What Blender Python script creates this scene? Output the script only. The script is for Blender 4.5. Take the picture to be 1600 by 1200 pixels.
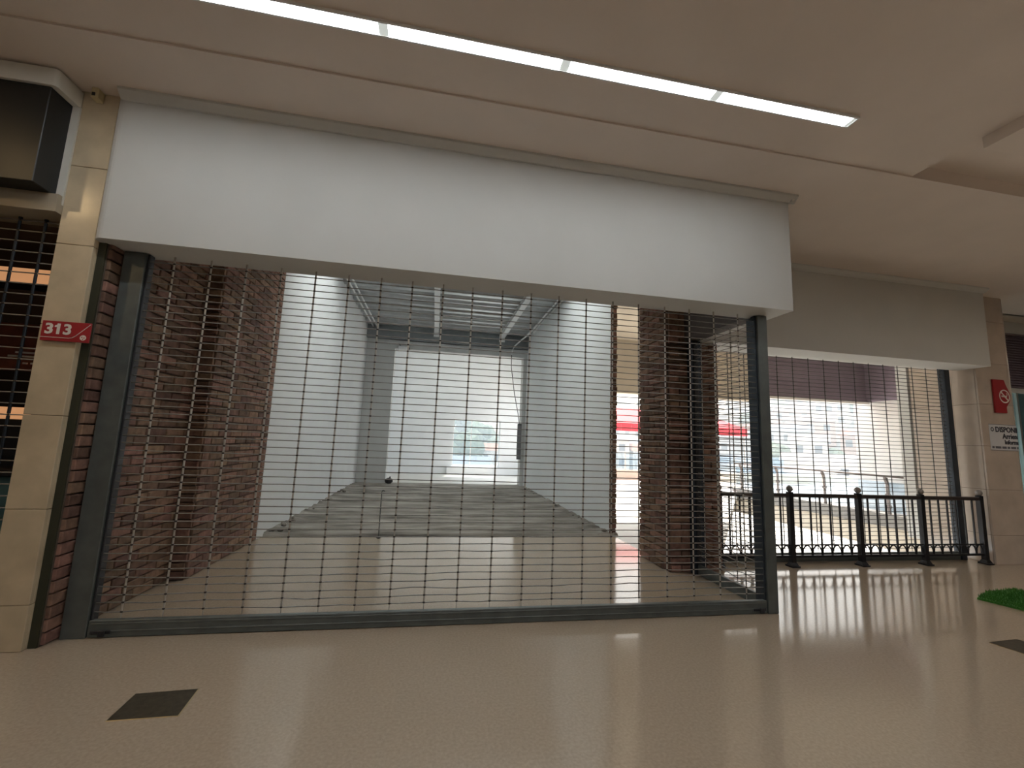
import bpy, bmesh, math, random
from mathutils import Vector, Matrix
random.seed(7)
for o in list(bpy.data.objects): bpy.data.objects.remove(o)
S = bpy.context.scene
COL = S.collection

# ------------------------------------------------------------------ camera
F_PX, YAW, PITCH, ROLL, CAM_H = 660.27, -0.1745, 0.1334, 0.0393, 1.5
cam_d = bpy.data.cameras.new('camera'); cam = bpy.data.objects.new('camera', cam_d); COL.objects.link(cam)
cam_d.sensor_fit = 'HORIZONTAL'; cam_d.sensor_width = 36.0; cam_d.lens = F_PX / 1600 * 36
cam_d.clip_start = 0.05; cam_d.clip_end = 2000
fwd = Vector((-math.sin(YAW) * math.cos(PITCH), math.cos(YAW) * math.cos(PITCH), math.sin(PITCH)))
rt = Vector((math.cos(YAW), math.sin(YAW), 0)); up = rt.cross(fwd)
r2 = rt * math.cos(ROLL) + up * math.sin(ROLL); u2 = -rt * math.sin(ROLL) + up * math.cos(ROLL)
M = Matrix((r2, u2, -fwd)).transposed().to_4x4(); M.translation = (0, 0, CAM_H)
cam.matrix_world = M
S.camera = cam

# ------------------------------------------------------------------ world, sun, exposure
SKY_STRENGTH, SUN_STRENGTH, EXPOSURE = 2.9, 11.0, 0.35
LAMP_L = 20.0          # radiance of the linear lamps
w = bpy.data.worlds.new('sky'); S.world = w; w.use_nodes = True
bg = w.node_tree.nodes['Background']
bg.inputs[0].default_value = (0.84, 0.93, 1.0, 1); bg.inputs[1].default_value = SKY_STRENGTH
sd = bpy.data.lights.new('sun', 'SUN'); sd.energy = SUN_STRENGTH; sd.angle = 0.02; sd.color = (1, 0.95, 0.87)
sun = bpy.data.objects.new('sun', sd); COL.objects.link(sun)
sun.rotation_euler = Vector((-0.18, -0.50, -0.86)).to_track_quat('-Z', 'Y').to_euler()
sun.location = (8, 30, 40)
S.view_settings.view_transform = 'Standard'; S.view_settings.look = 'None'
S.view_settings.gamma = 1; S.view_settings.use_curve_mapping = False
S.view_settings.exposure = EXPOSURE

# ------------------------------------------------------------------ materials
MATS = {}
def mat(name, col, rough=0.6, metal=0.0, var=0.0, scale=8.0, detail=4.0, bump=0.0, bscale=None,
        col2=None, objvar=0.0, spec=None, stretch=None, emit=None):
    if name in MATS: return MATS[name]
    m = bpy.data.materials.new(name); m.use_nodes = True; nt = m.node_tree; N = nt.nodes; L = nt.links
    b = N['Principled BSDF']
    b.inputs['Roughness'].default_value = rough; b.inputs['Metallic'].default_value = metal
    if spec is not None: b.inputs['Specular IOR Level'].default_value = spec
    c = (*col, 1)
    b.inputs['Base Color'].default_value = c
    tc = N.new('ShaderNodeTexCoord'); mp = N.new('ShaderNodeMapping'); L.new(tc.outputs['Object'], mp.inputs[0])
    geo = N.new('ShaderNodeNewGeometry'); L.new(geo.outputs['Position'], mp.inputs[0])
    if stretch: mp.inputs['Scale'].default_value = stretch
    if var > 0 or col2:
        nz = N.new('ShaderNodeTexNoise'); nz.inputs['Scale'].default_value = scale; nz.inputs['Detail'].default_value = detail
        L.new(mp.outputs[0], nz.inputs[0])
        rp = N.new('ShaderNodeValToRGB'); rp.color_ramp.elements[0].position = 0.3; rp.color_ramp.elements[1].position = 0.7
        c2 = col2 if col2 else tuple(min(1, v * (1 + var)) for v in col)
        c1 = col if col2 else tuple(v * (1 - var) for v in col)
        rp.color_ramp.elements[0].color = (*c1, 1); rp.color_ramp.elements[1].color = (*c2, 1)
        L.new(nz.outputs[0], rp.inputs[0]); last = rp.outputs[0]
        if objvar:
            oi = N.new('ShaderNodeObjectInfo'); hs = N.new('ShaderNodeHueSaturation')
            ma = N.new('ShaderNodeMapRange'); ma.inputs[3].default_value = 1 - objvar; ma.inputs[4].default_value = 1 + objvar
            L.new(oi.outputs['Random'], ma.inputs[0]); L.new(ma.outputs[0], hs.inputs['Value'])
            mb = N.new('ShaderNodeMapRange'); mb.inputs[3].default_value = 0.485; mb.inputs[4].default_value = 0.52
            ml = N.new('ShaderNodeMath'); ml.operation = 'MULTIPLY'; ml.inputs[1].default_value = 7.31
            fr = N.new('ShaderNodeMath'); fr.operation = 'FRACT'
            L.new(oi.outputs['Random'], ml.inputs[0]); L.new(ml.outputs[0], fr.inputs[0]); L.new(fr.outputs[0], mb.inputs[0])
            L.new(mb.outputs[0], hs.inputs['Hue']); L.new(last, hs.inputs['Color']); last = hs.outputs[0]
        L.new(last, b.inputs['Base Color'])
    if bump:
        n2 = N.new('ShaderNodeTexNoise'); n2.inputs['Scale'].default_value = bscale or scale; n2.inputs['Detail'].default_value = 5
        L.new(mp.outputs[0], n2.inputs[0])
        bp = N.new('ShaderNodeBump'); bp.inputs['Strength'].default_value = bump; bp.inputs['Distance'].default_value = 0.02
        L.new(n2.outputs[0], bp.inputs['Height']); L.new(bp.outputs[0], b.inputs['Normal'])
    if emit:
        b.inputs['Emission Color'].default_value = (*emit[0], 1); b.inputs['Emission Strength'].default_value = emit[1]
    MATS[name] = m
    return m

def glass(name, tint=(0.93, 0.97, 1.0), refl=0.07):
    if name in MATS: return MATS[name]
    m = bpy.data.materials.new(name); m.use_nodes = True; nt = m.node_tree; N = nt.nodes; L = nt.links
    N.remove(N['Principled BSDF'])
    t = N.new('ShaderNodeBsdfTransparent'); t.inputs[0].default_value = (*tint, 1)
    g = N.new('ShaderNodeBsdfGlossy'); g.inputs['Roughness'].default_value = 0.03
    mx = N.new('ShaderNodeMixShader'); mx.inputs[0].default_value = refl
    L.new(t.outputs[0], mx.inputs[1]); L.new(g.outputs[0], mx.inputs[2]); L.new(mx.outputs[0], N['Material Output'].inputs[0])
    MATS[name] = m
    return m

m_floor = mat('polished_terrazzo', (0.47, 0.378, 0.285), 0.11, spec=0.75, var=0.10, scale=60, detail=8, bump=0.012, bscale=3)
m_floor_edge = mat('floor_cover_metal', (0.10, 0.085, 0.06), 0.45, 0.5, var=0.2, scale=30)
m_brass = mat('brass_edge', (0.42, 0.33, 0.18), 0.35, 0.8, var=0.1)
m_ceil = mat('ceiling_paint', (0.80, 0.71, 0.64), 0.85, var=0.03, scale=2)
m_white = mat('fascia_paint', (0.63, 0.63, 0.61), 0.7, var=0.03, scale=1.5, bump=0.02, bscale=12)
m_room = mat('room_wall_paint', (0.80, 0.82, 0.83), 0.7, var=0.025, scale=1.5)
m_grey_wall = mat('shade_grey_plaster', (0.60, 0.61, 0.60), 0.8, var=0.05, scale=2)  # portal's shade put into a greyer tone than the room walls
m_marble = mat('beige_marble', (0.60, 0.495, 0.345), 0.22, var=0.13, scale=5, detail=9)
m_marble_r = mat('pink_beige_marble', (0.56, 0.47, 0.39), 0.14, var=0.10, scale=4, detail=9)
m_mortar = mat('mortar', (0.12, 0.09, 0.072), 0.95, var=0.2, scale=20, bump=0.3)
m_brick = mat('red_brick', (0.22, 0.125, 0.09), 0.85, var=0.28, scale=14, bump=0.25, bscale=40, objvar=0.38)
m_steel = mat('dark_painted_steel', (0.125, 0.14, 0.135), 0.42, 0.3, var=0.15, scale=9)
m_steel_b = mat('blue_black_steel', (0.03, 0.04, 0.055), 0.4, 0.3, var=0.15, scale=9)
m_rod = mat('galvanised_rod', (0.31, 0.295, 0.275), 0.42, 0.5, var=0.15, scale=30)
m_link = mat('galvanised_link', (0.47, 0.435, 0.39), 0.45, 0.4, var=0.15, scale=30)
m_knuckle = mat('dark_knuckle', (0.06, 0.05, 0.045), 0.5, 0.6)
m_deck = mat('galvanised_deck', (0.52, 0.55, 0.56), 0.42, 0.45, var=0.10, scale=5)
m_beam_dark = mat('grey_beam_paint', (0.23, 0.25, 0.26), 0.6, var=0.08, scale=6)
m_pipe = mat('white_conduit', (0.82, 0.83, 0.83), 0.4)
m_conc = mat('rough_screed', (0.10, 0.088, 0.075), 0.95, col2=(0.44, 0.41, 0.37), scale=1.8, detail=12, bump=0.9, bscale=9, stretch=(0.5, 1.6, 1))
m_black = mat('black_plastic', (0.02, 0.02, 0.024), 0.5, var=0.1)
m_dgrey = mat('dark_grey_metal', (0.12, 0.125, 0.13), 0.5, 0.2, var=0.1)
m_red = mat('red_sign', (0.36, 0.022, 0.028), 0.4, var=0.04)
m_signwhite = mat('sign_white', (0.80, 0.74, 0.68), 0.5)
m_paper = mat('poster_paper', (0.66, 0.66, 0.67), 0.55, var=0.02)
m_ink = mat('poster_ink', (0.03, 0.03, 0.045), 0.6)
m_rail = mat('railing_iron', (0.022, 0.022, 0.026), 0.38, 0.4, var=0.1)
m_ball = mat('grey_ball_finial', (0.30, 0.28, 0.27), 0.35, 0.5)
m_handrail = mat('brown_top_rail', (0.05, 0.038, 0.034), 0.4, 0.2)
m_terr = mat('terrace_paving', (0.62, 0.60, 0.56), 0.5, var=0.05, scale=2)
m_slab = mat('slab_edge_concrete', (0.25, 0.235, 0.215), 0.8, var=0.07, scale=3)
m_cream = mat('cream_render', (0.60, 0.53, 0.43), 0.8, var=0.04, scale=2)
m_outwhite = mat('outdoor_white_render', (0.78, 0.75, 0.72), 0.8, var=0.03, scale=1.5)
m_purple = mat('mauve_louvre_and_shade', (0.30, 0.24, 0.29), 0.6, var=0.05, scale=4)  # own colour on the far shop; painted shade cast over the void
m_awning = mat('red_awning', (0.62, 0.045, 0.06), 0.7, var=0.05, scale=4)
m_chrome = mat('brushed_steel', (0.55, 0.54, 0.52), 0.3, 0.8)
m_bracket = mat('weathered_rail_steel', (0.17, 0.145, 0.135), 0.45, 0.4, var=0.1)
m_turf = mat('green_turf', (0.03, 0.16, 0.015), 0.95, col2=(0.09, 0.30, 0.04), scale=60, bump=0.8, bscale=120)
m_frame_white = mat('neighbour_frame', (0.72, 0.70, 0.64), 0.6, var=0.03)
m_panel_black = mat('black_sign_panel', (0.006, 0.008, 0.009), 0.4, var=0.1)
m_beige = mat('beige_lintel', (0.42, 0.36, 0.27), 0.7, var=0.05)
m_grass_far = mat('hillside_scrub', (0.15, 0.16, 0.15), 0.95, col2=(0.30, 0.29, 0.27), scale=0.08, detail=8)
m_leaf = mat('tree_foliage', (0.045, 0.075, 0.045), 0.9, col2=(0.12, 0.16, 0.10), scale=1.2, detail=6, objvar=0.25)
m_trunk = mat('tree_bark', (0.10, 0.075, 0.055), 0.9, var=0.2)
m_house = [mat('house_wall_%s' % n, c, 0.85, var=0.05, scale=0.5) for n, c in
           (('white', (0.62, 0.61, 0.58)), ('cream', (0.52, 0.46, 0.38)), ('grey', (0.36, 0.37, 0.38)), ('brick', (0.36, 0.24, 0.19)))]
m_roof = [mat('house_roof_%s' % n, c, 0.85, var=0.1, scale=0.6) for n, c in
          (('red', (0.27, 0.13, 0.09)), ('grey', (0.25, 0.25, 0.26)), ('blue', (0.15, 0.19, 0.25)))]
m_hwin = mat('house_window', (0.05, 0.06, 0.08), 0.2)
def translucent(name, col):
    m = bpy.data.materials.new(name); m.use_nodes = True; N = m.node_tree.nodes; L = m.node_tree.links
    N.remove(N['Principled BSDF']); t = N.new('ShaderNodeBsdfTranslucent'); t.inputs[0].default_value = (*col, 1)
    L.new(t.outputs[0], N['Material Output'].inputs[0]); MATS[name] = m; return m
m_poly = translucent('added_rooflight_sheet', (0.68, 0.69, 0.68))  # sheet of the added front rooflight
m_poly_rear = translucent('dim_added_rooflight_sheet', (0.46, 0.475, 0.47))  # lets less through, so the added rear rooflight stays dimmer
m_glass = glass('clear_glass'); m_glass_b = glass('balustrade_glass', (0.80, 0.87, 0.93), 0.10)
m_shopglass = glass('shop_glass', (0.62, 0.78, 0.82), 0.12)
m_tube = mat('lamp_diffuser', (0.9, 0.95, 0.93), 0.5, emit=((0.95, 0.985, 1.0), LAMP_L))
m_tube_end = mat('lamp_diffuser_end', (0.6, 0.62, 0.6), 0.5, emit=((0.93, 1.0, 0.96), LAMP_L * 0.018))
m_warm = mat('warm_lamp', (0.9, 0.8, 0.6), 0.5, emit=((1.0, 0.70, 0.36), 150))
m_warm_dim = mat('warm_lightbox', (0.7, 0.4, 0.2), 0.5, emit=((1.0, 0.48, 0.22), 0.38))
m_menu = mat('menu_board', (0.10, 0.03, 0.02), 0.5, col2=(0.22, 0.06, 0.03), scale=6)
m_teal = mat('teal_counter', (0.10, 0.20, 0.21), 0.4, var=0.1)
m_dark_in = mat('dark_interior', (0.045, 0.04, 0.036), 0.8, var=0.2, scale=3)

# ------------------------------------------------------------------ mesh helpers
class MB:
    def __init__(s): s.v, s.f, s.m = [], [], []
    def add(s, vs, fs, mi=0):
        k = len(s.v); s.v += [tuple(v) for v in vs]; s.f += [tuple(i + k for i in f) for f in fs]; s.m += [mi] * len(fs); return s
    def box(s, x0, x1, y0, y1, z0, z1, mi=0):
        vs = [(x, y, z) for z in (z0, z1) for y in (y0, y1) for x in (x0, x1)]
        return s.add(vs, [(0, 2, 3, 1), (4, 5, 7, 6), (0, 1, 5, 4), (2, 6, 7, 3), (0, 4, 6, 2), (1, 3, 7, 5)], mi)
    def cbox(s, x0, x1, y0, y1, z0, z1, c=0.006, mi=0):      # chamfered box
        bm = bmesh.new(); bmesh.ops.create_cube(bm, size=1)
        for v in bm.verts: v.co = Vector(((x0 + x1) / 2 + v.co.x * (x1 - x0), (y0 + y1) / 2 + v.co.y * (y1 - y0), (z0 + z1) / 2 + v.co.z * (z1 - z0)))
        bmesh.ops.bevel(bm, geom=bm.edges[:], offset=c, segments=1, affect='EDGES')
        bm.verts.index_update()
        s.add([v.co[:] for v in bm.verts], [[v.index for v in f.verts] for f in bm.faces], mi); bm.free(); return s
    def tube(s, pts, r, n=6, mi=0, cap=True, rs=None):
        pts = [Vector(p) for p in pts]; k = len(s.v); L = len(pts)
        for i, p in enumerate(pts):
            d = (pts[min(i + 1, L - 1)] - pts[max(i - 1, 0)]).normalized()
            a = d.cross(Vector((0, 0, 1)) if abs(d.z) < 0.9 else Vector((1, 0, 0))).normalized(); b = d.cross(a)
            rr = rs[i] if rs else r
            for j in range(n):
                t = 2 * math.pi * j / n; s.v.append(tuple(p + (a * math.cos(t) + b * math.sin(t)) * rr))
        for i in range(L - 1):
            for j in range(n):
                s.f.append((k + i * n + j, k + i * n + (j + 1) % n, k + (i + 1) * n + (j + 1) % n, k + (i + 1) * n + j)); s.m.append(mi)
        if cap:
            s.f.append(tuple(k + j for j in reversed(range(n)))); s.f.append(tuple(k + (L - 1) * n + j for j in range(n))); s.m += [mi, mi]
        return s
    def prism(s, poly, z0, z1, mi=0):            # poly of (x,y), extruded in z
        n = len(poly); vs = [(x, y, z0) for x, y in poly] + [(x, y, z1) for x, y in poly]
        return s.add(vs, [tuple(reversed(range(n))), tuple(range(n, 2 * n))] + [(i, (i + 1) % n, n + (i + 1) % n, n + i) for i in range(n)], mi)
    def prism_axis(s, poly, a0, a1, axis, mi=0):   # profile extruded along x (poly y,z) or y (poly x,z)
        n = len(poly)
        P = (lambda u, v, t: (t, u, v)) if axis == 'x' else (lambda u, v, t: (u, t, v))
        vs = [P(u, v, a0) for u, v in poly] + [P(u, v, a1) for u, v in poly]
        return s.add(vs, [tuple(reversed(range(n))), tuple(range(n, 2 * n))] + [(i, (i + 1) % n, n + (i + 1) % n, n + i) for i in range(n)], mi)
    def ball(s, c, r, nu=10, nv=6, mi=0, sq=(1, 1, 1)):
        k = len(s.v); c = Vector(c)
        s.v.append((c.x, c.y, c.z + r * sq[2]))
        for i in range(1, nv):
            for j in range(nu):
                a, b = math.pi * i / nv, 2 * math.pi * j / nu
                s.v.append((c.x + r * sq[0] * math.sin(a) * math.cos(b), c.y + r * sq[1] * math.sin(a) * math.sin(b), c.z + r * sq[2] * math.cos(a)))
        s.v.append((c.x, c.y, c.z - r * sq[2])); e = len(s.v) - 1
        for j in range(nu):
            s.f.append((k, k + 1 + j, k + 1 + (j + 1) % nu)); s.m.append(mi)
            s.f.append((e, k + 1 + (nv - 2) * nu + (j + 1) % nu, k + 1 + (nv - 2) * nu + j)); s.m.append(mi)
        for i in range(nv - 2):
            for j in range(nu):
                s.f.append((k + 1 + i * nu + j, k + 1 + (i + 1) * nu + j, k + 1 + (i + 1) * nu + (j + 1) % nu, k + 1 + i * nu + (j + 1) % nu)); s.m.append(mi)
        return s
    def mesh(s, name, mats, smooth=False):
        me = bpy.data.meshes.new(name); me.from_pydata(s.v, [], s.f)
        for m in (mats if isinstance(mats, (list, tuple)) else [mats]): me.materials.append(m)
        if any(s.m): me.polygons.foreach_set('material_index', s.m)
        if smooth: me.polygons.foreach_set('use_smooth', [True] * len(me.polygons))
        bm = bmesh.new(); bm.from_mesh(me); bmesh.ops.recalc_face_normals(bm, faces=bm.faces[:]); bm.to_mesh(me); bm.free()
        me.update(); return me
    def build(s, name, mats, parent=None, smooth=False):
        return put(name, s.mesh(name, mats, smooth), parent)

def put(name, me, parent=None, loc=None):
    o = bpy.data.objects.new(name, me); COL.objects.link(o)
    if parent is not None:
        o.parent = parent
        if parent.type == 'EMPTY' or parent.location.length:
            o.matrix_parent_inverse = Matrix.Translation(-parent.location)
    if loc is not None: o.location = loc
    return o
def tag(o, label=None, cat=None, group=None, kind=None):
    if label: o['label'] = label
    if cat: o['category'] = cat
    if group: o['group'] = group
    if kind: o['kind'] = kind
    return o
def thing(name, label, cat, loc=(0, 0, 0), group=None):
    o = bpy.data.objects.new(name, None); COL.objects.link(o); o.location = loc; o.empty_display_size = 0.1
    return tag(o, label, cat, group)
def struct(name, mb, m, label=None, smooth=False):
    return tag(mb.build(name, m, None, smooth), label, None, None, 'structure')

def text_mesh(txt, size, bold=0.0, extrude=0.002, align='LEFT'):
    c = bpy.data.curves.new('t', 'FONT'); c.body = txt; c.size = size; c.offset = bold; c.extrude = extrude; c.align_x = align
    c.resolution_u = 3
    o = bpy.data.objects.new('t', c); COL.objects.link(o)
    dg = bpy.context.evaluated_depsgraph_get(); me = bpy.data.meshes.new_from_object(o.evaluated_get(dg))
    bpy.data.objects.remove(o); bpy.data.curves.remove(c); return me
def text_on(name, txt, size, mapf, m, parent, bold=0.0, sx=1.0, align='LEFT'):
    me = text_mesh(txt, size, bold, 0.0012, align)
    for v in me.vertices: v.co = Vector(mapf(v.co.x * sx, v.co.y, v.co.z + 0.0012))
    me.materials.clear(); me.materials.append(m)
    return put(name, me, parent)

# ------------------------------------------------------------------ mall floor, ceilings, hall shell
CZ = 4.05
b = MB()
b.prism([(-12, -8), (20, -8), (20, 5.42), (3.6, 5.42), (3.6, 5.9), (3.02, 5.9), (3.02, 6.84), (-2.6, 6.84), (-2.6, 3.6), (-12, 3.6)], -0.15, 0.0)
struct('floor', b, m_floor, 'polished beige terrazzo floor of the mall corridor')
b = MB()
b.box(-12, 4.19, -8, 2.91, CZ + 0.016, 4.9)                       # field with the lamp slot cut later by the trough
b.box(-12, 20, 2.91, 5.6, CZ, 4.9)                                # strip in front of the shop fasciae
b.box(4.19, 20, 2.40, 2.91, CZ + 0.13, 4.9)                       # raised pocket
b.box(4.19, 20, -8, 2.40, CZ - 0.08, 4.9)                         # lower field on the right
struct('ceiling', b, m_ceil, 'cream painted mall ceiling with shallow steps')
struct('wall_back', MB().box(-12, 20, -8.2, -8, 0, 4.9), m_beige)
struct('wall_left', MB().box(-12.2, -12, -8, 6, 0, 4.9), m_beige)
struct('wall_right', MB().box(20, 20.2, -8, 9, 0, 4.9), m_beige)

# ---- linear ceiling lamps (recessed troughs with diffuser lengths)
def linear_lamp(label, x_edges, y0, y1, z, ends=0.03):
    t = thing('linear_ceiling_lamp', label, 'ceiling lamp', (x_edges[0], y0, z), 'linear lamps in the mall ceiling')
    xa, xb = x_edges[0] - 0.012, x_edges[-1] + 0.012
    h = MB(); h.box(xa, xb, y0 - 0.012, y0, z - 0.004, z + 0.02); h.box(xa, xb, y1, y1 + 0.012, z - 0.004, z + 0.02)
    h.box(xa, xa + 0.012, y0, y1, z - 0.004, z + 0.02); h.box(xb - 0.012, xb, y0, y1, z - 0.004, z + 0.02)
    h.build('trim_frame', m_pipe, t)
    for a, c in zip(x_edges[:-1], x_edges[1:]):
        d = MB(); d.box(a + ends, c - ends, y0, y1, z + 0.001, z + 0.012, 0)
        d.box(a, a + ends, y0, y1, z + 0.001, z + 0.012, 1); d.box(c - ends, c, y0, y1, z + 0.001, z + 0.012, 1)
        d.build('diffuser', [m_tube, m_tube_end], t)
    return t
linear_lamp('long glowing linear lamp recessed in the ceiling in front of the white fascia', [-2.84, -1.66, -0.48, 0.72, 1.87, 3.04], 2.44, 2.525, CZ + 0.002)
linear_lamp('added unseen linear lamp in the corridor behind the viewer', [-4.0, -2.82, -1.64, -0.46, 0.72, 1.9, 3.08], -1.6, -1.515, CZ + 0.002)  # unseen lamp row added to light the corridor
linear_lamp('added unseen linear lamp nearest the rear wall of the corridor', [-4.0, -2.82, -1.64, -0.46, 0.72, 1.9, 3.08], -5.2, -5.115, CZ + 0.002)  # further unseen row, added for more corridor light
linear_lamp('added unseen linear lamp in the lowered ceiling at right', [5.6, 6.78, 7.96, 9.14, 10.32, 11.5], 0.9, 0.985, CZ - 0.095)  # added out of view to brighten second fascia and right pillar
linear_lamp('added unseen linear lamp in the lowered ceiling behind the viewer at right', [5.6, 6.78, 7.96, 9.14, 10.32, 11.5], -1.6, -1.515, CZ - 0.095)  # second unseen lamp added to lift the right side
def downlight(label, x, y, z):
    t = thing('round_downlight', label, 'downlight', (x, y, z), 'warm round downlights')
    n = 20
    ring = MB(); 
    for i in range(n):
        a, c = 2 * math.pi * i / n, 2 * math.pi * (i + 1) / n
        vs = [(x + r * math.cos(q), y + r * math.sin(q), zz) for q in (a, c) for r, zz in ((0.09, z), (0.11, z), (0.11, z - 0.012), (0.09, z - 0.012))]
        ring.add(vs, [(0, 1, 5, 4), (1, 2, 6, 5), (2, 3, 7, 6), (3, 0, 4, 7)])
    ring.build('trim_ring', m_pipe, t)
    MB().prism([(x + 0.088 * math.cos(2 * math.pi * i / n), y + 0.088 * math.sin(2 * math.pi * i / n)) for i in range(n)], z - 0.006, z - 0.002).build('lamp_face', m_warm, t)
downlight('warm round downlight over the neighbouring shop at left', -4.3, 1.6, CZ + 0.016)
downlight('warm round downlight in the lowered ceiling at right', 8.2, 1.6, CZ - 0.08)

# ------------------------------------------------------------------ shop fascia (white bulkhead), cornice
FX0, FX1, FY0, FY1, FZ0, FZ1 = -2.58, 3.37, 3.45, 3.80, 2.865, 4.05
b = MB()
pts = [(FX1, FY0), (FX1, FY1), (FX0, FY1)]
for i in range(7):
    a = math.pi + math.pi / 2 * i / 6; pts.append((FX0 + 0.07 + 0.07 * math.cos(a), FY0 + 0.07 + 0.07 * math.sin(a)))
b.prism(pts, FZ0, FZ1)
b.box(3.27, FX1, FY1, 4.95, FZ0, FZ1)                             # return along the side grille
struct('wall_fascia', b, m_white, 'blank white fascia bulkhead over the front grille')
struct('wall_fascia_shade', MB().box(3.12, 3.27, FY1 + 0.002, 4.93, FZ0 + 0.002, FZ1), mat('shade_dark_board', (0.11, 0.10, 0.10), 0.8, var=0.1), 'inner side of the fascia over the side grille, shade put into its dark colour')  # shaded inner side of the return, darkened through its colour
b = MB()
b.prism_axis([(3.38, 4.05), (3.38, 4.03), (3.41, 4.005), (3.43, 3.985), (3.45, 3.985), (3.45, 4.05)], -2.53, 3.43, 'x')
b.prism_axis([(3.43, 4.05), (3.43, 4.03), (3.40, 4.005), (3.385, 3.985), (3.37, 3.985), (3.37, 4.05)], 3.40, 4.78, 'y')
struct('trim_1', b, m_white, 'thin white cornice along the top of the fascia')

# ceiling over shop front area, shop front soffit
struct('ceiling', MB().box(-2.8, 3.12, 3.75, 7.0, 4.30, 4.9), m_room, 'white ceiling of the shop front bay')

# ------------------------------------------------------------------ brickwork
BR_C, BR_L, JT = 0.083, 0.285, 0.011
_bm = {}
def brick_mesh(l, h, d):
    k = (round(l, 3), round(h, 3), round(d, 3))
    if k not in _bm:
        c = 0.005
        vs = [(-l / 2, 0, -h / 2), (l / 2, 0, -h / 2), (l / 2, 0, h / 2), (-l / 2, 0, h / 2),
              (-l / 2, -d + c, -h / 2), (l / 2, -d + c, -h / 2), (l / 2, -d + c, h / 2), (-l / 2, -d + c, h / 2),
              (-l / 2 + c, -d, -h / 2 + c), (l / 2 - c, -d, -h / 2 + c), (l / 2 - c, -d, h / 2 - c), (-l / 2 + c, -d, h / 2 - c)]
        fs = [(8, 9, 10, 11)] + [(i, (i + 1) % 4, 4 + (i + 1) % 4, 4 + i) for i in range(4)] + [(4 + i, 4 + (i + 1) % 4, 8 + (i + 1) % 4, 8 + i) for i in range(4)]
        _bm[k] = MB().add(vs, fs).mesh('brick', m_brick)
    return _bm[k]
def lay_bricks(faces, parent, limit=296):
    """faces: list of (origin(x,y), dir(x,y) along the wall, length, height, rng_phase); outward normal is dir rotated -90 deg"""
    items = []
    for (ox, oy), (dx, dy), length, height, ph in faces:
        nx, ny = dy, -dx; ang = math.atan2(dy, dx)
        for r in range(int(height / BR_C)):
            z = 0.006 + (r + 0.5) * BR_C; s = -(0.5 * BR_L if (r + ph) % 2 else 0.0)
            while s < length - 0.02:
                a, c = max(0, s), min(length, s + BR_L)
                s += BR_L
                l = round(c - a - JT, 2)
                if l < 0.03: continue
                d = 0.026 + random.uniform(-0.003, 0.003)
                u = (a + c) / 2
                items.append((Vector((ox + dx * u, oy + dy * u, z)), ang + random.uniform(-0.006, 0.006), l, d))
    items.sort(key=lambda t: (t[0] - Vector((0, 0, 1.5))).length)
    for p, ang, l, d in items[:limit]:
        o = put('brick', brick_mesh(l, BR_C - JT, round(d, 3)), parent); o.location = p; o.rotation_euler = (0, 0, ang)
    if len(items) > limit:
        bb = MB()
        for p, ang, l, d in items[limit:]:
            me = brick_mesh(l, BR_C - JT, round(d, 3)); R = Matrix.Translation(p) @ Matrix.Rotation(ang, 4, 'Z')
            bb.add([R @ v.co for v in me.vertices], [tuple(f.vertices) for f in me.polygons])
        tag(bb.build('upper_bricks', m_brick, parent), kind='stuff')
# left wall, from the marble pillar to the pier  (outward +X: dir must be (0,1) -> normal (1,0))
wl = struct('wall_left_brick', MB().box(-2.80, -2.53, 3.56, 4.95, 0, 4.3), m_mortar, 'dark red brick side wall just behind the grille post')
lay_bricks([((-2.53, 3.56), (0, 1), 1.34, 3.45, 0)], wl)
wp = struct('wall_pier', MB().box(-2.80, -2.376, 4.926, 6.62, 0, 4.3), m_mortar, 'red brick pier beside the white room wall at left')
lay_bricks([((-2.376, 4.93), (0, 1), 1.69, 4.0, 1), ((-2.505, 4.926), (1, 0), 0.155, 3.4, 0)], wp)
wr = struct('wall_pier', MB().box(2.896, 3.59, 4.926, 5.66, 0, 4.3), m_mortar, 'dark brick pier at the rear of the side grille')
lay_bricks([((2.896, 5.66), (0, -1), 0.735, 3.6, 0), ((2.896, 4.926), (1, 0), 0.70, 3.45, 1)], wr)

# ------------------------------------------------------------------ shop room: walls, deck, portal, back room
struct('wall_room_left', MB().box(-2.80, -2.35, 6.62, 14.15, 0, 5.3), m_room, 'bare white left wall of the empty shop')
b = MB().box(2.98, 3.09, 6.95, 14.15, 0, 5.3)
wrr = struct('wall_room_right', b, m_room, 'bare white right wall of the empty shop with raw brick end')
for r in range(int(4.2 / BR_C)):
    z = 0.02 + (r + 0.5) * BR_C; e = random.uniform(-0.012, 0.008)
    o = put('brick', brick_mesh(0.115 + round(e, 2), BR_C - JT, 0.03), wrr); o.location = (3.037 + e / 2, 6.953, z)
b = MB()                                                             # rear portal: pier, header, thin jamb
b.box(-2.35, -1.46, 14.1, 14.45, 0, 5.3); b.box(2.86, 3.09, 14.1, 14.45, 0, 5.3); b.box(-1.46, 2.86, 14.1, 14.45, 4.36, 5.3)
struct('wall_portal', b, m_grey_wall, 'plaster portal between shop and rear room, greyed as shade')
b = MB()
b.box(-2.5, 0.74, 18.0, 18.2, 0, 5.3); b.box(2.75, 3.95, 18.0, 18.2, 0, 5.3); b.box(0.74, 2.75, 18.0, 18.2, 0, 0.38); b.box(0.74, 2.75, 18.0, 18.2, 2.32, 5.3)
struct('wall_rear', b, m_room, 'white rear wall with a bright square window')
struct('wall_rear_left', MB().box(-2.55, -2.35, 14.15, 18.2, 0, 5.3), m_room)
b = MB()
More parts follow.
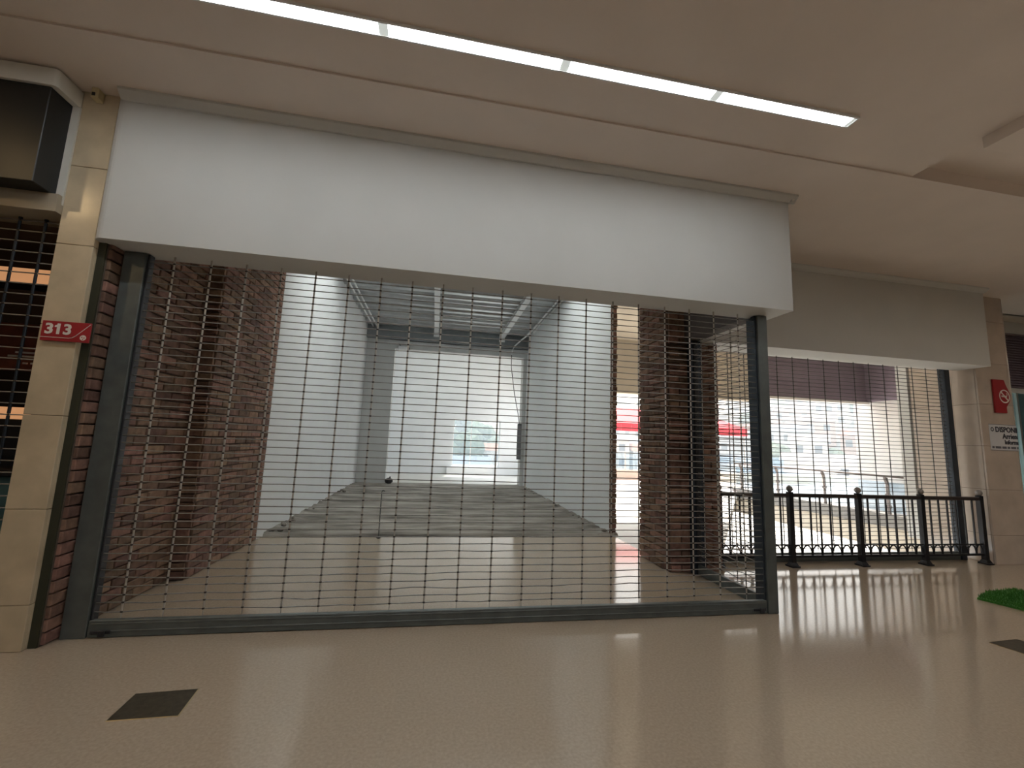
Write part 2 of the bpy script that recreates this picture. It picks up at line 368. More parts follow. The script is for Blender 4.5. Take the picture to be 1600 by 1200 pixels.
b.box(3.75, 3.95, 14.4, 14.7, 0, 5.3); b.box(3.75, 3.95, 17.7, 18.0, 0, 5.3); b.box(3.75, 3.95, 14.7, 17.7, 0, 0.5); b.box(3.75, 3.95, 14.7, 17.7, 3.9, 5.3)
struct('wall_rear_right', b, m_room);  # unseen side opening added to let daylight into the rear room
b = MB(); b.box(-2.55, 3.95, 14.12, 14.8, 5.3, 5.5); b.box(-2.55, 3.95, 17.2, 18.2, 5.3, 5.5); b.box(-2.55, -1.4, 14.8, 17.2, 5.3, 5.5); b.box(2.8, 3.95, 14.8, 17.2, 5.3, 5.5)
struct('ceiling', b, m_room, 'white ceiling of the rear room with an added rooflight opening')
struct('window_2', MB().box(-1.4, 2.8, 14.8, 17.2, 5.36, 5.37), m_poly_rear, 'added unseen translucent rooflight of the rear room')  # unseen rooflight added to brighten the rear room
# low parapet under the rear window
struct('trim_2', MB().box(0.56, 2.75, 17.86, 18.0, 0.03, 0.36), m_room, 'low white upstand under the rear window')
def window(n, x0, x1, y, z0, z1, label):
    o = struct('window_%d' % n, MB().box(x0, x1, y - 0.004, y + 0.004, z0, z1), m_glass, label)
    f = MB(); t = 0.05
    f.box(x0, x0 + t, y - 0.03, y + 0.03, z0, z1); f.box(x1 - t, x1, y - 0.03, y + 0.03, z0, z1)
    f.box(x0 + t, x1 - t, y - 0.03, y + 0.03, z0, z0 + t); f.box(x0 + t, x1 - t, y - 0.03, y + 0.03, z1 - t, z1)
    f.box(x0 + (x1 - x0) * 0.38, x0 + (x1 - x0) * 0.38 + 0.035, y - 0.02, y + 0.02, z0 + t, z1 - t)
    f.build('window_frame', m_pipe, o)
window(1, 0.74, 2.75, 18.12, 0.38, 2.32, 'bright rear window looking onto pale foliage')
# screed floor
nx, ny = 110, 150
b = MB(); from mathutils import noise
X0, X1, Y0, Y1 = -2.36, 3.10, 6.845, 14.3
for j in range(ny + 1):
    for i in range(nx + 1):
        x, y = X0 + (X1 - X0) * i / nx, Y0 + (Y1 - Y0) * j / ny
        h = 0.022 + 0.014 * noise.noise((x * 1.6, y * 2.8, 0)) + 0.007 * noise.noise((x * 7, y * 9, 3))
        ed = min(x - X0, 2.98 - x)
        if ed < 0.3: h += 0.045 * max(0, 1 - max(ed, 0) / 0.3) * (0.5 + noise.noise((x * 9, y * 5, 7)))
        if j == 0: y += 0.012 * noise.noise((x * 3, 0, 5)); h = 0.004
        b.v.append((x, y, h))
b.f = [(j * (nx + 1) + i, j * (nx + 1) + i + 1, (j + 1) * (nx + 1) + i + 1, (j + 1) * (nx + 1) + i) for j in range(ny) for i in range(nx)]
b.m = [0] * len(b.f); b.box(X0, X1, 6.84, Y1, -0.15, -0.01)
struct('floor', b, m_conc, 'rough grey screed floor of the empty shop')
struct('floor', MB().box(-2.36, 3.8, 14.3, 18.0, -0.15, 0.03), m_terr, 'pale floor of the rear room')
# corrugated deck
b = MB(); b.box(-2.8, 3.12, 6.9, 6.95, 5.2, 5.4); b.box(-2.8, 3.12, 9.35, 14.2, 5.2, 5.4); b.box(-2.8, -2.2, 6.95, 9.35, 5.2, 5.4); b.box(2.8, 3.12, 6.95, 9.35, 5.2, 5.4)
struct('window_3', MB().box(-2.2, 2.8, 6.95, 9.35, 5.26, 5.27), m_poly, 'added unseen translucent rooflight strip at the front of the deck')  # out of view; added to brighten shop walls and floor
dk = struct('ceiling', b, m_beam_dark, 'galvanised corrugated deck over the empty shop')
pitch = 0.40; y = 9.35
while y < 13.5:
    prof = []
    for k in range(2):
        y0 = y + k * pitch
        prof += [(y0, 5.06), (y0 + 0.15, 5.06), (y0 + 0.20, 5.15), (y0 + 0.35, 5.15)]
    prof.append((y + 2 * pitch - 0.004, 5.06))
    prof2 = [(a, z + 0.012) for a, z in reversed(prof)]
    MB().prism_axis(prof + prof2, -2.35, 2.98, 'x').build('deck_panel', m_deck, dk); y += 2 * pitch
def joist(x0, x1, label):
    t = thing('ceiling_joist', label, 'joist', (x0, 7.0, 4.9), 'white joists under the deck')
    MB().box(x0, x1, 7.0, 13.88, 4.93, 4.95).build('lower_flange', m_pipe, t)
    MB().box(x0, x1, 7.0, 13.88, 5.045, 5.06).build('upper_flange', m_pipe, t)
    MB().box((x0 + x1) / 2 - 0.006, (x0 + x1) / 2 + 0.006, 7.0, 13.88, 4.95, 5.045).build('web', m_deck, t)
    p = MB()
    p.box(x0 - 0.02, x1 + 0.02, 13.878, 13.89, 4.80, 5.05); p.build('end_plate', m_pipe, t)
joist(-0.22, -0.08, 'white steel joist under the deck, near the middle')
joist(1.97, 2.12, 'white steel joist under the deck, toward the right wall')
t = thing('header_beam', 'dark grey steel header beam across the rear of the deck', 'beam', (-2.35, 13.9, 4.62))
MB().box(-2.35, 2.98, 13.9, 13.92, 4.66, 5.19).build('web', m_beam_dark, t)
MB().box(-2.35, 2.98, 13.86, 14.04, 4.63, 4.66).build('lower_flange', m_beam_dark, t)
MB().box(-2.35, 2.98, 13.86, 14.04, 5.02, 5.045).build('upper_flange', m_beam_dark, t) if False else None
MB().box(-1.5, 2.98, 14.0, 14.1, 4.52, 4.60).build('channel', m_grey_wall, t)
def pipe(pts, r, label, clips):
    t = thing('conduit_pipe', label, 'conduit', pts[0], 'white conduits along the deck')
    MB().tube(pts, r, 8).build('pipe', m_pipe, t, True)
    for c in clips: MB().box(c[0] - r - 0.012, c[0] + r + 0.012, c[1] - 0.012, c[1] + 0.012, c[2] - r - 0.006, c[2] + r + 0.03).build('clip', m_chrome, t)
ys = [8, 9.3, 10.6, 11.9, 13.2]
pipe([(-2.16, 7.2, 4.97), (-2.16, 13.8, 4.97)], 0.022, 'white conduit along the left edge of the deck, nearer the wall', [(-2.16, q, 4.97) for q in ys])
pipe([(-2.04, 7.2, 4.97), (-2.04, 13.8, 4.97)], 0.022, 'white conduit along the left edge of the deck, farther from the wall', [(-2.04, q, 4.97) for q in ys])
pipe([(2.76, 7.2, 4.97), (2.80, 11.5, 4.97), (2.80, 12.6, 4.95), (2.74, 13.2, 4.90), (2.60, 13.55, 4.80), (2.46, 13.75, 4.66), (2.39, 13.78, 4.50), (2.38, 13.78, 4.36)], 0.024, 'white conduit that bends down at the rear header', [(2.765, 8, 4.97), (2.785, 10, 4.97)])
pipe([(2.90, 7.2, 4.98), (2.90, 12.0, 4.98), (2.90, 12.9, 4.94)], 0.02, 'straight white conduit against the right wall', [(2.90, 9, 4.98), (2.90, 11, 4.98)])
o = MB().tube([(2.38, 13.78, 4.36), (2.39, 13.82, 3.96), (2.55, 13.95, 3.1), (2.72, 14.02, 2.4), (2.78, 14.05, 2.06)], 0.013, 6).build('hanging_cable', m_dgrey, None, True)
tag(o, 'thin dark cable hanging from the conduit to the panel', 'cable')
t = thing('cable_panel', 'narrow grey electrical panel on the right jamb of the portal', 'electrical panel', (2.79, 14.05, 0.89))
MB().cbox(2.73, 2.86, 14.03, 14.12, 0.89, 2.08, 0.008).build('box', m_dgrey, t)
MB().box(2.745, 2.845, 14.02, 14.031, 0.95, 2.02).build('cover', mat('panel_cover', (0.2, 0.2, 0.21), 0.5), t)
t = thing('security_camera', 'small white camera under the rear header at left', 'camera', (-1.2, 14.0, 4.5))
MB().cbox(-1.36, -1.04, 13.90, 14.08, 4.30, 4.42, 0.03).build('housing', m_pipe, t)
MB().tube([(-1.28, 14.0, 4.42), (-1.34, 14.04, 4.54)], 0.02, 8).build('bracket', m_dgrey, t)
MB().tube([(-1.05, 13.97, 4.36), (-1.0, 13.95, 4.35)], 0.045, 10).build('lens', m_black, t)
# debris at the portal, upright rod
t = thing('rubbish_bag', 'small crumpled black bag at the foot of the portal', 'bag', (-1.33, 14.0, 0.03))
bb = MB().ball((-1.33, 13.98, 0.11), 0.10, 12, 8, sq=(1.25, 0.9, 0.9)); bb.v = [(x + 0.02 * noise.noise((x * 30, y * 30, z * 30)), y, z + 0.02 * noise.noise((x * 25, y * 25, z * 30 + 9))) for x, y, z in bb.v]
bb.build('body', m_black, t); MB().ball((-1.30, 13.97, 0.215), 0.03, 8, 5, sq=(0.8, 0.8, 1.2)).build('knot', m_black, t)
t = thing('floor_rod', 'thin upright metal rod with hooked tip at the screed edge', 'rod', (-0.725, 6.72, 0))
MB().tube([(-0.725, 6.72, 0.0), (-0.727, 6.72, 0.66)], 0.007, 6).build('shaft', m_dgrey, t)
MB().tube([(-0.727, 6.72, 0.66), (-0.72, 6.72, 0.685), (-0.70, 6.72, 0.69), (-0.69, 6.72, 0.675)], 0.007, 6).build('hook', m_dgrey, t)
MB().tube([(-0.725, 6.72, 0.0), (-0.725, 6.72, 0.012)], 0.03, 10).build('foot', m_dgrey, t)
for i in range(26):
    sd_ = random.choice((-1, 1)); y = 6.95 + 6.5 * random.random() ** 1.6
    x = (-2.30 + random.random() * 0.14) if sd_ < 0 else (2.93 - random.random() * 0.14)
    r = random.uniform(0.015, 0.045); bb = MB().ball((0, 0, 0), r, 6, 4, sq=(1.3, 1, 0.7))
    bb.v = [(x_ * (1 + 0.3 * noise.noise((x_ * 60, y_ * 60, i))), y_, z_) for x_, y_, z_ in bb.v]
    o = bb.build('rubble_piece', m_conc); o.location = (x, y, 0.05 + r * 0.3); o.rotation_euler = (0, 0, random.random() * 6)
    tag(o, 'small lump of broken screed along the foot of the %s room wall' % ('left' if sd_ < 0 else 'right'), 'rubble', 'rubble along the %s wall' % ('left' if sd_ < 0 else 'right'))

# ------------------------------------------------------------------ roller grilles
def grille(name, label, origin, ang, length, z0, z1, rod_dz, ch0, ch_dx, post0, post1, rail_h, r_rod=0.0042, lw=0.0065, group=None, m_posts=None, wob=1.0, rod_mat=None, link_mat=None):
    """u runs along the grille from origin; posts are (u0,u1,v0,v1) boxes in local coordinates (v = inward)"""
    c, s = math.cos(ang), math.sin(ang)
    T = lambda u, v, z: (origin[0] + c * u - s * v, origin[1] + s * u + c * v, z)
    root = thing(name, label, 'grille', (origin[0], origin[1], 0), group)
    def lbox(nm, u0, u1, v0, v1, za, zb, m, par=None, ch=0.004):
        k = MB().cbox(u0, u1, v0, v1, za, zb, ch); k.v = [T(*q) for q in k.v]; return k.build(nm, m, par or root)
    cols = []
    u = ch0
    while u < length - 0.03: cols.append(u); u += ch_dx
    zs = []; z = z0
    while z < z1: zs.append(z); z += rod_dz
    rnd = random.Random(hash(name) % 1000 + int(length * 100))
    rnd = random.Random(int(length * 1000))
    off = {}
    for zi, z in enumerate(zs):
        amp = (0.0012 + 0.006 * max(0, 1 - (z - z0) / 0.55)) * wob
        for ci in range(len(cols)): off[zi, ci] = rnd.uniform(-amp, amp)
        pts = [T(0.0, 0, z)]
        for ci, u in enumerate(cols):
            pts.append(T(u - ch_dx * 0.35, 0, z + off[zi, ci] + rnd.uniform(-1, 1) * amp * 0.8) if u - ch_dx * 0.35 > 0 else T(u * 0.5, 0, z))
            pts.append(T(u, 0, z + off[zi, ci]))
        pts.append(T(length, 0, z))
        MB().tube(pts, r_rod, 6).build('rod', rod_mat or m_rod, root, True)
    for ci, u in enumerate(cols):
        k = MB(); prev = None
        du = rnd.uniform(-0.004, 0.004)
        zz = [z + off[zi, ci] for zi, z in enumerate(zs)]
        lo = rail_h
        for zi in range(len(zs)):
            zb = zz[zi - 1] if zi else lo
            za = zz[zi]
            if zi or za - zb < rod_dz * 1.3:
                w_ = lw if zi else lw * 0.4
                q = [T(u + du + a * w_, b_ * lw * 0.6, h) for h in (zb + 0.007, za - 0.007) for a, b_ in ((1, 0.5), (0.4, 1), (-0.4, 1), (-1, 0.5), (-1, -0.5), (-0.4, -1), (0.4, -1), (1, -0.5))]
                k.add(q, [(i, (i + 1) % 8, 8 + (i + 1) % 8, 8 + i) for i in range(8)] + [tuple(range(8, 16)), tuple(reversed(range(8)))], 0)
            k.tube([T(u + du - 0.009, 0, za), T(u + du, 0, za), T(u + du + 0.009, 0, za)], 0.007, 6, 1, rs=[0.005, 0.008, 0.005])
        if z1 - zz[-1] > 0.01:
            q = [T(u + du + a * lw, b_ * lw * 0.6, h) for h in (zz[-1] + 0.007, z1) for a, b_ in ((1, 1), (-1, 1), (-1, -1), (1, -1))]
            k.add(q, [(i, (i + 1) % 4, 4 + (i + 1) % 4, 4 + i) for i in range(4)], 0)
        k.build('link_chain', [link_mat or m_link, m_knuckle], root)
    br = lbox('bottom_rail', 0.0, length, -0.022, 0.022, 0.004, rail_h, m_steel)
    for zf in (0.3, 0.72):
        lbox('rail_flange', 0.02, length - 0.02, -0.026, -0.021, 0.004 + rail_h * zf, 0.004 + rail_h * zf + 0.012, m_steel, br, 0.002)
    for (u0, u1, v0, v1, zt, m) in post0 + post1:
        lbox('guide_post', u0, u1, v0, v1, 0.002, zt, m)
    return root, T, lbox
g1, T1, lb1 = grille('roller_grille', 'wide closed roller grille across the empty shop front', (-2.33, 3.69), 0, 5.47, 0.172, 2.86, 0.0572, 0.18, 0.268,
     [(-0.16, -0.005, -0.03, 0.05, 2.86, m_steel), (-0.005, 0.012, -0.012, 0.05, 2.86, m_black)],
     [(5.475, 5.585, -0.03, 0.045, 2.86, m_steel), (5.455, 5.475, -0.01, 0.045, 2.86, m_steel_b), (5.478, 5.582, 0.047, 0.135, 2.86, m_steel_b)], 0.118)
for nm, u in (('lock_hasp', 0.10), ('lock_hasp', 5.40)):
    lb1(nm, u - 0.08, u + 0.05, -0.034, -0.026, 0.03, 0.055, m_black)
    lb1('padlock', u - 0.02, u + 0.02, -0.05, -0.034, 0.015, 0.06, m_black)
g2, _, _ = grille('roller_grille', 'short side roller grille returning to the dark brick pier', (3.21, 3.78), math.pi / 2, 1.03, 0.172, 2.86, 0.0572, 0.10, 0.268,
     [], [(1.03, 1.12, -0.10, 0.06, 2.86, m_steel_b), (1.015, 1.03, -0.03, 0.03, 2.86, m_black)], 0.118, wob=2.2)
g3, _, _ = grille('roller_grille', 'closed roller grille behind the black railing at right', (3.66, 5.30), 0, 4.17, 0.172, 2.95, 0.0572, 0.11, 0.268,
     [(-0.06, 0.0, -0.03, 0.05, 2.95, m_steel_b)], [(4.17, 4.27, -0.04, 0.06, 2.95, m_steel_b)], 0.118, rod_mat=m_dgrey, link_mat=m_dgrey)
g4, _, _ = grille('roller_grille', 'coarse dark roller grille of the neighbouring shop at far left', (-6.0, 3.62), 0, 3.17, 0.17, 3.05, 0.081, 0.02, 0.165,
     [], [], 0.10, r_rod=0.005, lw=0.010, link_mat=m_steel_b)

# ------------------------------------------------------------------ left marble pillar, neighbour shop
pl_ = thing('marble_pillar', 'beige marble clad pillar between the two shop fronts', 'pillar', (-2.72, 3.6, 0))
MB().box(-2.80, -2.60, 3.53, 3.70, 0, 4.05).build('core', m_mortar, pl_)
jz = [0, 0.29, 0.91, 1.55, 2.20, 2.81, 3.43, 4.05]
for a, c in zip(jz[:-1], jz[1:]):
    MB().cbox(-2.825, -2.585, 3.50, 3.53, a + 0.0015, c - 0.0015, 0.003).build('marble_tile', m_marble, pl_)
    MB().cbox(-2.60, -2.585, 3.53, 3.56, a + 0.0015, c - 0.0015, 0.003).build('edge_tile', m_marble, pl_)
MB().box(-2.585, -2.535, 3.545, 3.57, 0, 2.865).build('dark_joint', mat('green_black_strip', (0.035, 0.035, 0.018), 0.7), pl_)
# neighbour: sign box, lintel, interior
nb = thing('shop_sign_box', 'empty black sign panel in a rounded white frame at upper left', 'sign', (-3.3, 3.4, 3.1))
k = MB(); pts = [(-6.2, 3.50), (-2.83, 3.50)] + [(-2.83 - 0.03 + 0.03 * math.cos(q), 3.28 + 0.03 - 0.03 * math.sin(q)) for q in [math.pi / 2 * i / 5 for i in range(6)]] + [(-6.2, 3.28)]
k.prism(pts, 3.90, 4.03); k.build('top_band', m_frame_white, nb)
MB().cbox(-6.2, -2.872, 3.30, 3.50, 3.165, 3.90, 0.004).build('panel', m_panel_black, nb)
MB().box(-2.872, -2.822, 3.485, 3.499, 3.10, 3.90).build('edge_strip', m_frame_white, nb)
struct('wall_neighbour', MB().box(-12, -2.826, 3.45, 3.75, 3.03, 3.165), m_beige, 'beige lintel over the neighbouring grille')
struct('wall_neighbour_top', MB().box(-12, -2.826, 3.505, 3.75, 3.165, 4.05), m_beige)
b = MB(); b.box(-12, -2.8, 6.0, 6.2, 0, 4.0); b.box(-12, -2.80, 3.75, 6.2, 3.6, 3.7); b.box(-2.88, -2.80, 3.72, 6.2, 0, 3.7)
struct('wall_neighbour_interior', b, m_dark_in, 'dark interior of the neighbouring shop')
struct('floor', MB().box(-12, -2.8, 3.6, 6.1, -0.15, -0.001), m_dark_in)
t = thing('menu_board', 'dark red menu board in the neighbouring shop', 'menu board', (-4.3, 5.2, 2.0))
MB().cbox(-5.2, -4.05, 5.15, 5.20, 2.02, 2.52, 0.01).build('board', m_menu, t)
for k, (zz, x1, x0) in enumerate(((2.20, -4.12, -4.32), (2.16, -4.08, -4.38), (2.09, -4.20, -4.24), (2.09, -4.13, -4.17))):
    MB().box(x0, x1, 5.143, 5.151, zz, zz + 0.018).build('text_line', m_signwhite, t)
t = thing('lit_shelf', 'glowing warm pelmet above the dark neighbouring shop', 'light box', (-4.5, 5.2, 2.9))
MB().cbox(-6.0, -3.3, 5.1, 5.25, 2.94, 3.10, 0.01).build('glowing_face', m_warm_dim, t)
MB().box(-6.0, -3.3, 5.09, 5.25, 2.90, 2.94).build('shelf_edge', m_black, t)
t = thing('shop_counter', 'teal topped counter in the neighbouring shop', 'counter', (-4.2, 5.0, 0))
MB().cbox(-6.0, -3.5, 4.7, 5.3, 0.0, 1.0, 0.01).build('body', m_teal, t)
MB().cbox(-6.0, -3.45, 4.65, 5.35, 1.0, 1.06, 0.01).build('worktop', m_black, t)
t = thing('lit_counter_box', 'small orange lit box above the neighbouring counter', 'light box', (-4.2, 5.1, 1.55))
MB().cbox(-4.6, -4.0, 5.05, 5.15, 1.52, 1.64, 0.01).build('face', m_warm_dim, t)
MB().box(-4.62, -3.98, 5.06, 5.16, 1.06, 1.50).build('stand', m_black, t)
# emergency sensor on pillar top
t = thing('wall_sensor', 'small cream sensor box at the top of the marble pillar', 'sensor', (-2.70, 3.47, 4.0))
k = MB().cbox(-2.735, -2.685, 3.43, 3.50, 3.96, 4.05, 0.008); k.build('body', mat('cream_plastic', (0.62, 0.52, 0.30), 0.4), t)
MB().box(-2.72, -2.70, 3.425, 3.431, 3.975, 4.0).build('lens', m_black, t)
# 313 sign
t = thing('number_sign', 'red shop number sign reading 313 on the marble pillar', 'sign', (-2.64, 3.48, 2.08))
sy = 3.478
MB().cbox(-2.795, -2.495, sy, sy + 0.012, 2.078, 2.222, 0.002).build('plate', m_red, t)
P313 = lambda x, y, z: (-2.775 + x, sy - z - 0.0005, 2.130 + y)
text_on('digits', '313', 0.104, P313, m_signwhite, t, bold=0.0035, sx=1.08)
MB().add([(-2.775 + x, sy - 0.0022, 2.130 + z) for x, z in ((0.060, 0.047), (0.060, 0.058), (0.072, 0.064), (0.077, 0.0745), (0.086, 0.0745), (0.086, 0.047))], [(0, 1, 2, 3, 4, 5)]).build('digit_flag', m_signwhite, t)
ln = [(-2.795, 2.103), (-2.62, 2.103), (-2.60, 2.107), (-2.58, 2.121), (-2.497, 2.212)]
MB().tube([(x, sy - 0.001, z) for x, z in ln], 0.0022, 6).build('stripe', m_signwhite, t)
n = 20; cx, cz = -2.531, 2.112
k = MB().add([(cx + 0.02 * math.cos(2 * math.pi * i / n), sy - 0.002, cz + 0.02 * math.sin(2 * math.pi * i / n)) for i in range(n)], [tuple(range(n))]); lg = k.build('emblem', m_signwhite, t)
for dx, dz, sx_, sz_ in ((-0.007, 0.003, 0.005, 0.004), (0.007, 0.0, 0.004, 0.005), (0.0, -0.011, 0.003, 0.006)):
    MB().ball((cx + dx, sy - 0.0025, cz + dz), 1, 8, 4, sq=(sx_, 0.001, sz_)).build('emblem_mark', m_red, lg)

# ------------------------------------------------------------------ floor covers, turf
def floor_cover(label, poly, grp):
    t = thing('floor_cover', label, 'floor cover', (poly[0][0], poly[0][1], 0), grp)
    MB().prism(poly, 0.0005, 0.003).build('plate', m_floor_edge, t)
    f = MB(); n = len(poly); c = Vector((sum(p[0] for p in poly) / n, sum(p[1] for p in poly) / n))
    for i in range(n):
        a, d = Vector(poly[i]), Vector(poly[(i + 1) % n]); a2, d2 = c + (a - c) * 1.03, c + (d - c) * 1.03
        f.add([(a.x, a.y, 0.0035), (d.x, d.y, 0.0035), (d2.x, d2.y, 0.0005), (a2.x, a2.y, 0.0005)], [(0, 1, 2, 3)])
    f.build('edge_strip', m_brass if grp is None else m_floor_edge, t)
floor_cover('square dark floor cover in front of the wide grille', [(-1.56, 2.69), (-1.235, 2.695), (-1.26, 2.94), (-1.57, 2.925)], None)
floor_cover('dark floor cover at the right edge below the green mat', [(4.61, 2.97), (4.66, 2.74), (5.0, 2.78), (4.95, 3.0)], None)
b = MB(); px = [(5.86, 3.84), (5.98, 3.42), (6.8, 3.55), (6.75, 4.05), (6.25, 4.0)]
b.prism(px, 0.0005, 0.02); tf = b.build('turf_base', m_turf)
tf.name = 'turf_mat'; tag(tf, 'bright green artificial turf mat at the right edge', 'mat')
bl = MB()
for i in range(2600):
    while True:
        x, y = random.uniform(5.86, 6.8), random.uniform(3.42, 4.05)
        ins = False
        for q in range(len(px)):
            (xa, ya), (xb, yb) = px[q], px[(q + 1) % len(px)]
            if (ya > y) != (yb > y) and x < (xb - xa) * (y - ya) / (yb - ya) + xa: ins = not ins
        if ins: break
    a = random.random() * 6.28; h = random.uniform(0.02, 0.035)
    bl.add([(x - 0.004 * math.cos(a), y - 0.004 * math.sin(a), 0.018), (x + 0.004 * math.cos(a), y + 0.004 * math.sin(a), 0.018), (x + random.uniform(-.015, .015), y + random.uniform(-.015, .015), 0.018 + h)], [(0, 1, 2)])
tag(bl.build('turf_pile', m_turf, tf), kind='stuff')

# ------------------------------------------------------------------ second unit: fascia, right pillar
b = MB(); b.box(3.37, 8.02, 4.80, 5.22, 2.865, 4.06); b.box(3.37, 8.3, 5.22, 5.6, 2.95, 4.9)
struct('wall_fascia', b, m_white, 'second white fascia bulkhead set back over the railing')
b = MB().prism_axis([(4.73, 4.05), (4.73, 4.03), (4.76, 4.0), (4.80, 3.985), (4.80, 4.05)], 3.43, 8.04, 'x')
struct('trim_3', b, m_white, 'thin cornice over the second fascia')
# pillar path: left face, front face, rounded right corner
def ppath(s, off=0.0):
    """arc length s along front face from left corner; rounded corner radius .24 starting at s=.50"""
    R_, FL_ = 0.24, 0.60
    if s <= FL_: return (8.08 + s, 5.02 - off)
    a = (s - FL_) / R_
    if a < math.pi / 2: return (8.08 + FL_ + (R_ + off) * math.sin(a), 5.26 - (R_ + off) * math.cos(a))
    return (8.08 + FL_ + R_ + off, 5.26 + (s - FL_ - R_ * math.pi / 2))
pr = thing('marble_pillar', 'pinkish marble clad pillar with rounded edge at far right', 'pillar', (8.4, 5.4, 0))
jz = [0, 0.41, 1.06, 1.70, 2.33, 2.97, 3.64, 4.05]
MB().prism([(8.10, 5.05)] + [ppath(0.6 + 0.377 * i / 6, -0.03) for i in range(7)] + [(8.89, 6.0), (8.10, 5.97)], 0, 4.05).build('core', m_mortar, pr)
for a, c in zip(jz[:-1], jz[1:]):
    MB().cbox(8.08, 8.10, 5.05, 5.35, a + 0.002, c - 0.002, 0.002).build('marble_tile', m_marble_r, pr)
    MB().cbox(8.08, 8.10, 5.352, 5.95, a + 0.002, c - 0.002, 0.002).build('marble_tile', m_marble_r, pr)
    ss = [0, 0.3, 0.6] + [0.6 + 0.377 * i / 8 for i in range(1, 9)] + [1.2]
    k = MB()
    outer = [ppath(s) for s in ss]; inner = [ppath(s, -0.025) for s in ss]
    k.prism(outer + inner[::-1], a + 0.002, c - 0.002); k.build('marble_tile', m_marble_r, pr)
# no smoking flag sign
t = thing('no_smoking_sign', 'red no smoking sign on the right marble pillar', 'sign', (8.45, 5.0, 2.2))
k = MB(); k.prism_axis([(8.34, 2.21), (8.34, 2.72), (8.56, 2.72), (8.60, 2.62), (8.66, 2.50), (8.64, 2.40), (8.56, 2.30), (8.56, 2.21)], 4.992, 5.012, 'y')
k.build('plate', m_red, t)
cx, cz = 8.535, 2.465; n = 20
k = MB()
for i in range(n):
    a, c = 2 * math.pi * i / n, 2 * math.pi * (i + 1) / n
    k.add([(cx + r * math.cos(q), 4.989, cz + r * math.sin(q)) for q in (a, c) for r in (0.085, 0.105)], [(0, 1, 3, 2)])
k.build('ring', m_signwhite, t)
MB().tube([(cx - 0.065, 4.989, cz + 0.065), (cx + 0.065, 4.989, cz - 0.065)], 0.009, 6).build('slash', m_signwhite, t)
MB().box(cx - 0.06, cx + 0.045, 4.987, 4.991, cz - 0.012, cz + 0.012).build('cigarette', m_signwhite, t)
MB().tube([(cx + 0.05, 4.989, cz + 0.015), (cx + 0.055, 4.989, cz + 0.035), (cx + 0.04, 4.989, cz + 0.05)], 0.004, 5).build('smoke', m_signwhite, t)
# poster wrapped on the pillar
t = thing('notice_poster', 'white letting notice reading DISPONIBLE wrapped on the right pillar', 'poster', (8.2, 5.0, 1.64))
k = MB(); N_ = 24; s0, s1 = 0.125, 0.94
k.v = [(*ppath(s0 + (s1 - s0) * i / N_, 0.003), z) for z in (1.64, 2.035) for i in range(N_ + 1)]
k.f = [(i, i + 1, N_ + 2 + i, N_ + 1 + i) for i in range(N_)]; k.m = [0] * N_
k.build('sheet', m_paper, t)
def PP(s_, z_): return lambda x, y, z: (*ppath(s_ + x, 0.0045 + z), z_ + y)
text_on('heading', 'DISPONIBLE', 0.112, PP(0.24, 1.918), m_ink, t, bold=0.0025, sx=0.97)
text_on('line', 'Arriendo', 0.108, PP(0.37, 1.822), m_ink, t, bold=0.0025, sx=1.0)
text_on('line', 'Informes', 0.09, PP(0.40, 1.738), m_ink, t, bold=0.0025, sx=1.0)
u_ = 0.15
for w_ in (0.045, 0.11, 0.085, 0.05, 0.10, 0.06):
    k = MB(); k.v = [(*ppath(u_ + w_ * i / 4, 0.0045), z) for z in (1.67, 1.703) for i in range(5)]; k.f = [(i, i + 1, 6 + i, 5 + i) for i in range(4)]; k.m = [0] * 4
    k.build('small_print', mat('faint_ink', (0.14, 0.14, 0.16), 0.6), t); u_ += w_ + 0.018
k = MB(); 
for i in range(16):
    a, c = 2 * math.pi * i / 16, 2 * math.pi * (i + 1) / 16
    k.add([(*ppath(0.185 + r * math.cos(q), 0.005), 1.955 + r * math.sin(q)) for q in (a, c) for r in (0.018, 0.032)], [(0, 1, 3, 2)])
k.build('round_mark', m_ink, t)
# fillet strips along the poster edges
for z in (1.645, 2.03):
    MB().tube([(*ppath(s0 + (s1 - s0) * i / N_, 0.004), z) for i in range(N_ + 1)], 0.003, 5).build('border', m_ink, t)

# far shop at extreme right
b = MB(); b.box(9.0, 20, 5.88, 6.05, 3.82, 4.9); b.box(8.9, 20, 6.6, 6.8, 0, 4.9); b.box(8.9, 20, 5.78, 5.85, 2.70, 2.78)
struct('wall_far_shop', b, m_white, 'white fascia of the far shop at the right edge')
t = thing('louvre_screen', 'mauve louvre screen over the far shop window at right edge', 'louvre', (10, 5.85, 2.8))
for i in range(22): MB().prism_axis([(5.80, 2.80 + i * 0.046), (5.83, 2.83 + i * 0.046), (5.85, 2.83 + i * 0.046), (5.82, 2.80 + i * 0.046)], 8.95, 14, 'x').build('slat', m_purple, t)
MB().box(8.95, 14, 5.86, 5.87, 2.78, 3.82).build('backing', m_purple, t)
t = thing('shop_window', 'blue tinted window of the far shop at right edge', 'shop window', (10, 5.85, 0))
MB().box(8.95, 14, 5.83, 5.84, 0.05, 2.70).build('pane', m_shopglass, t)
MB().box(8.95, 14, 5.80, 5.86, 0.0, 0.05).build('sill', m_chrome, t)
for x in (8.95, 10.2, 11.6, 13): MB().box(x, x + 0.04, 5.80, 5.86, 0.05, 2.70).build('mullion', m_chrome, t)

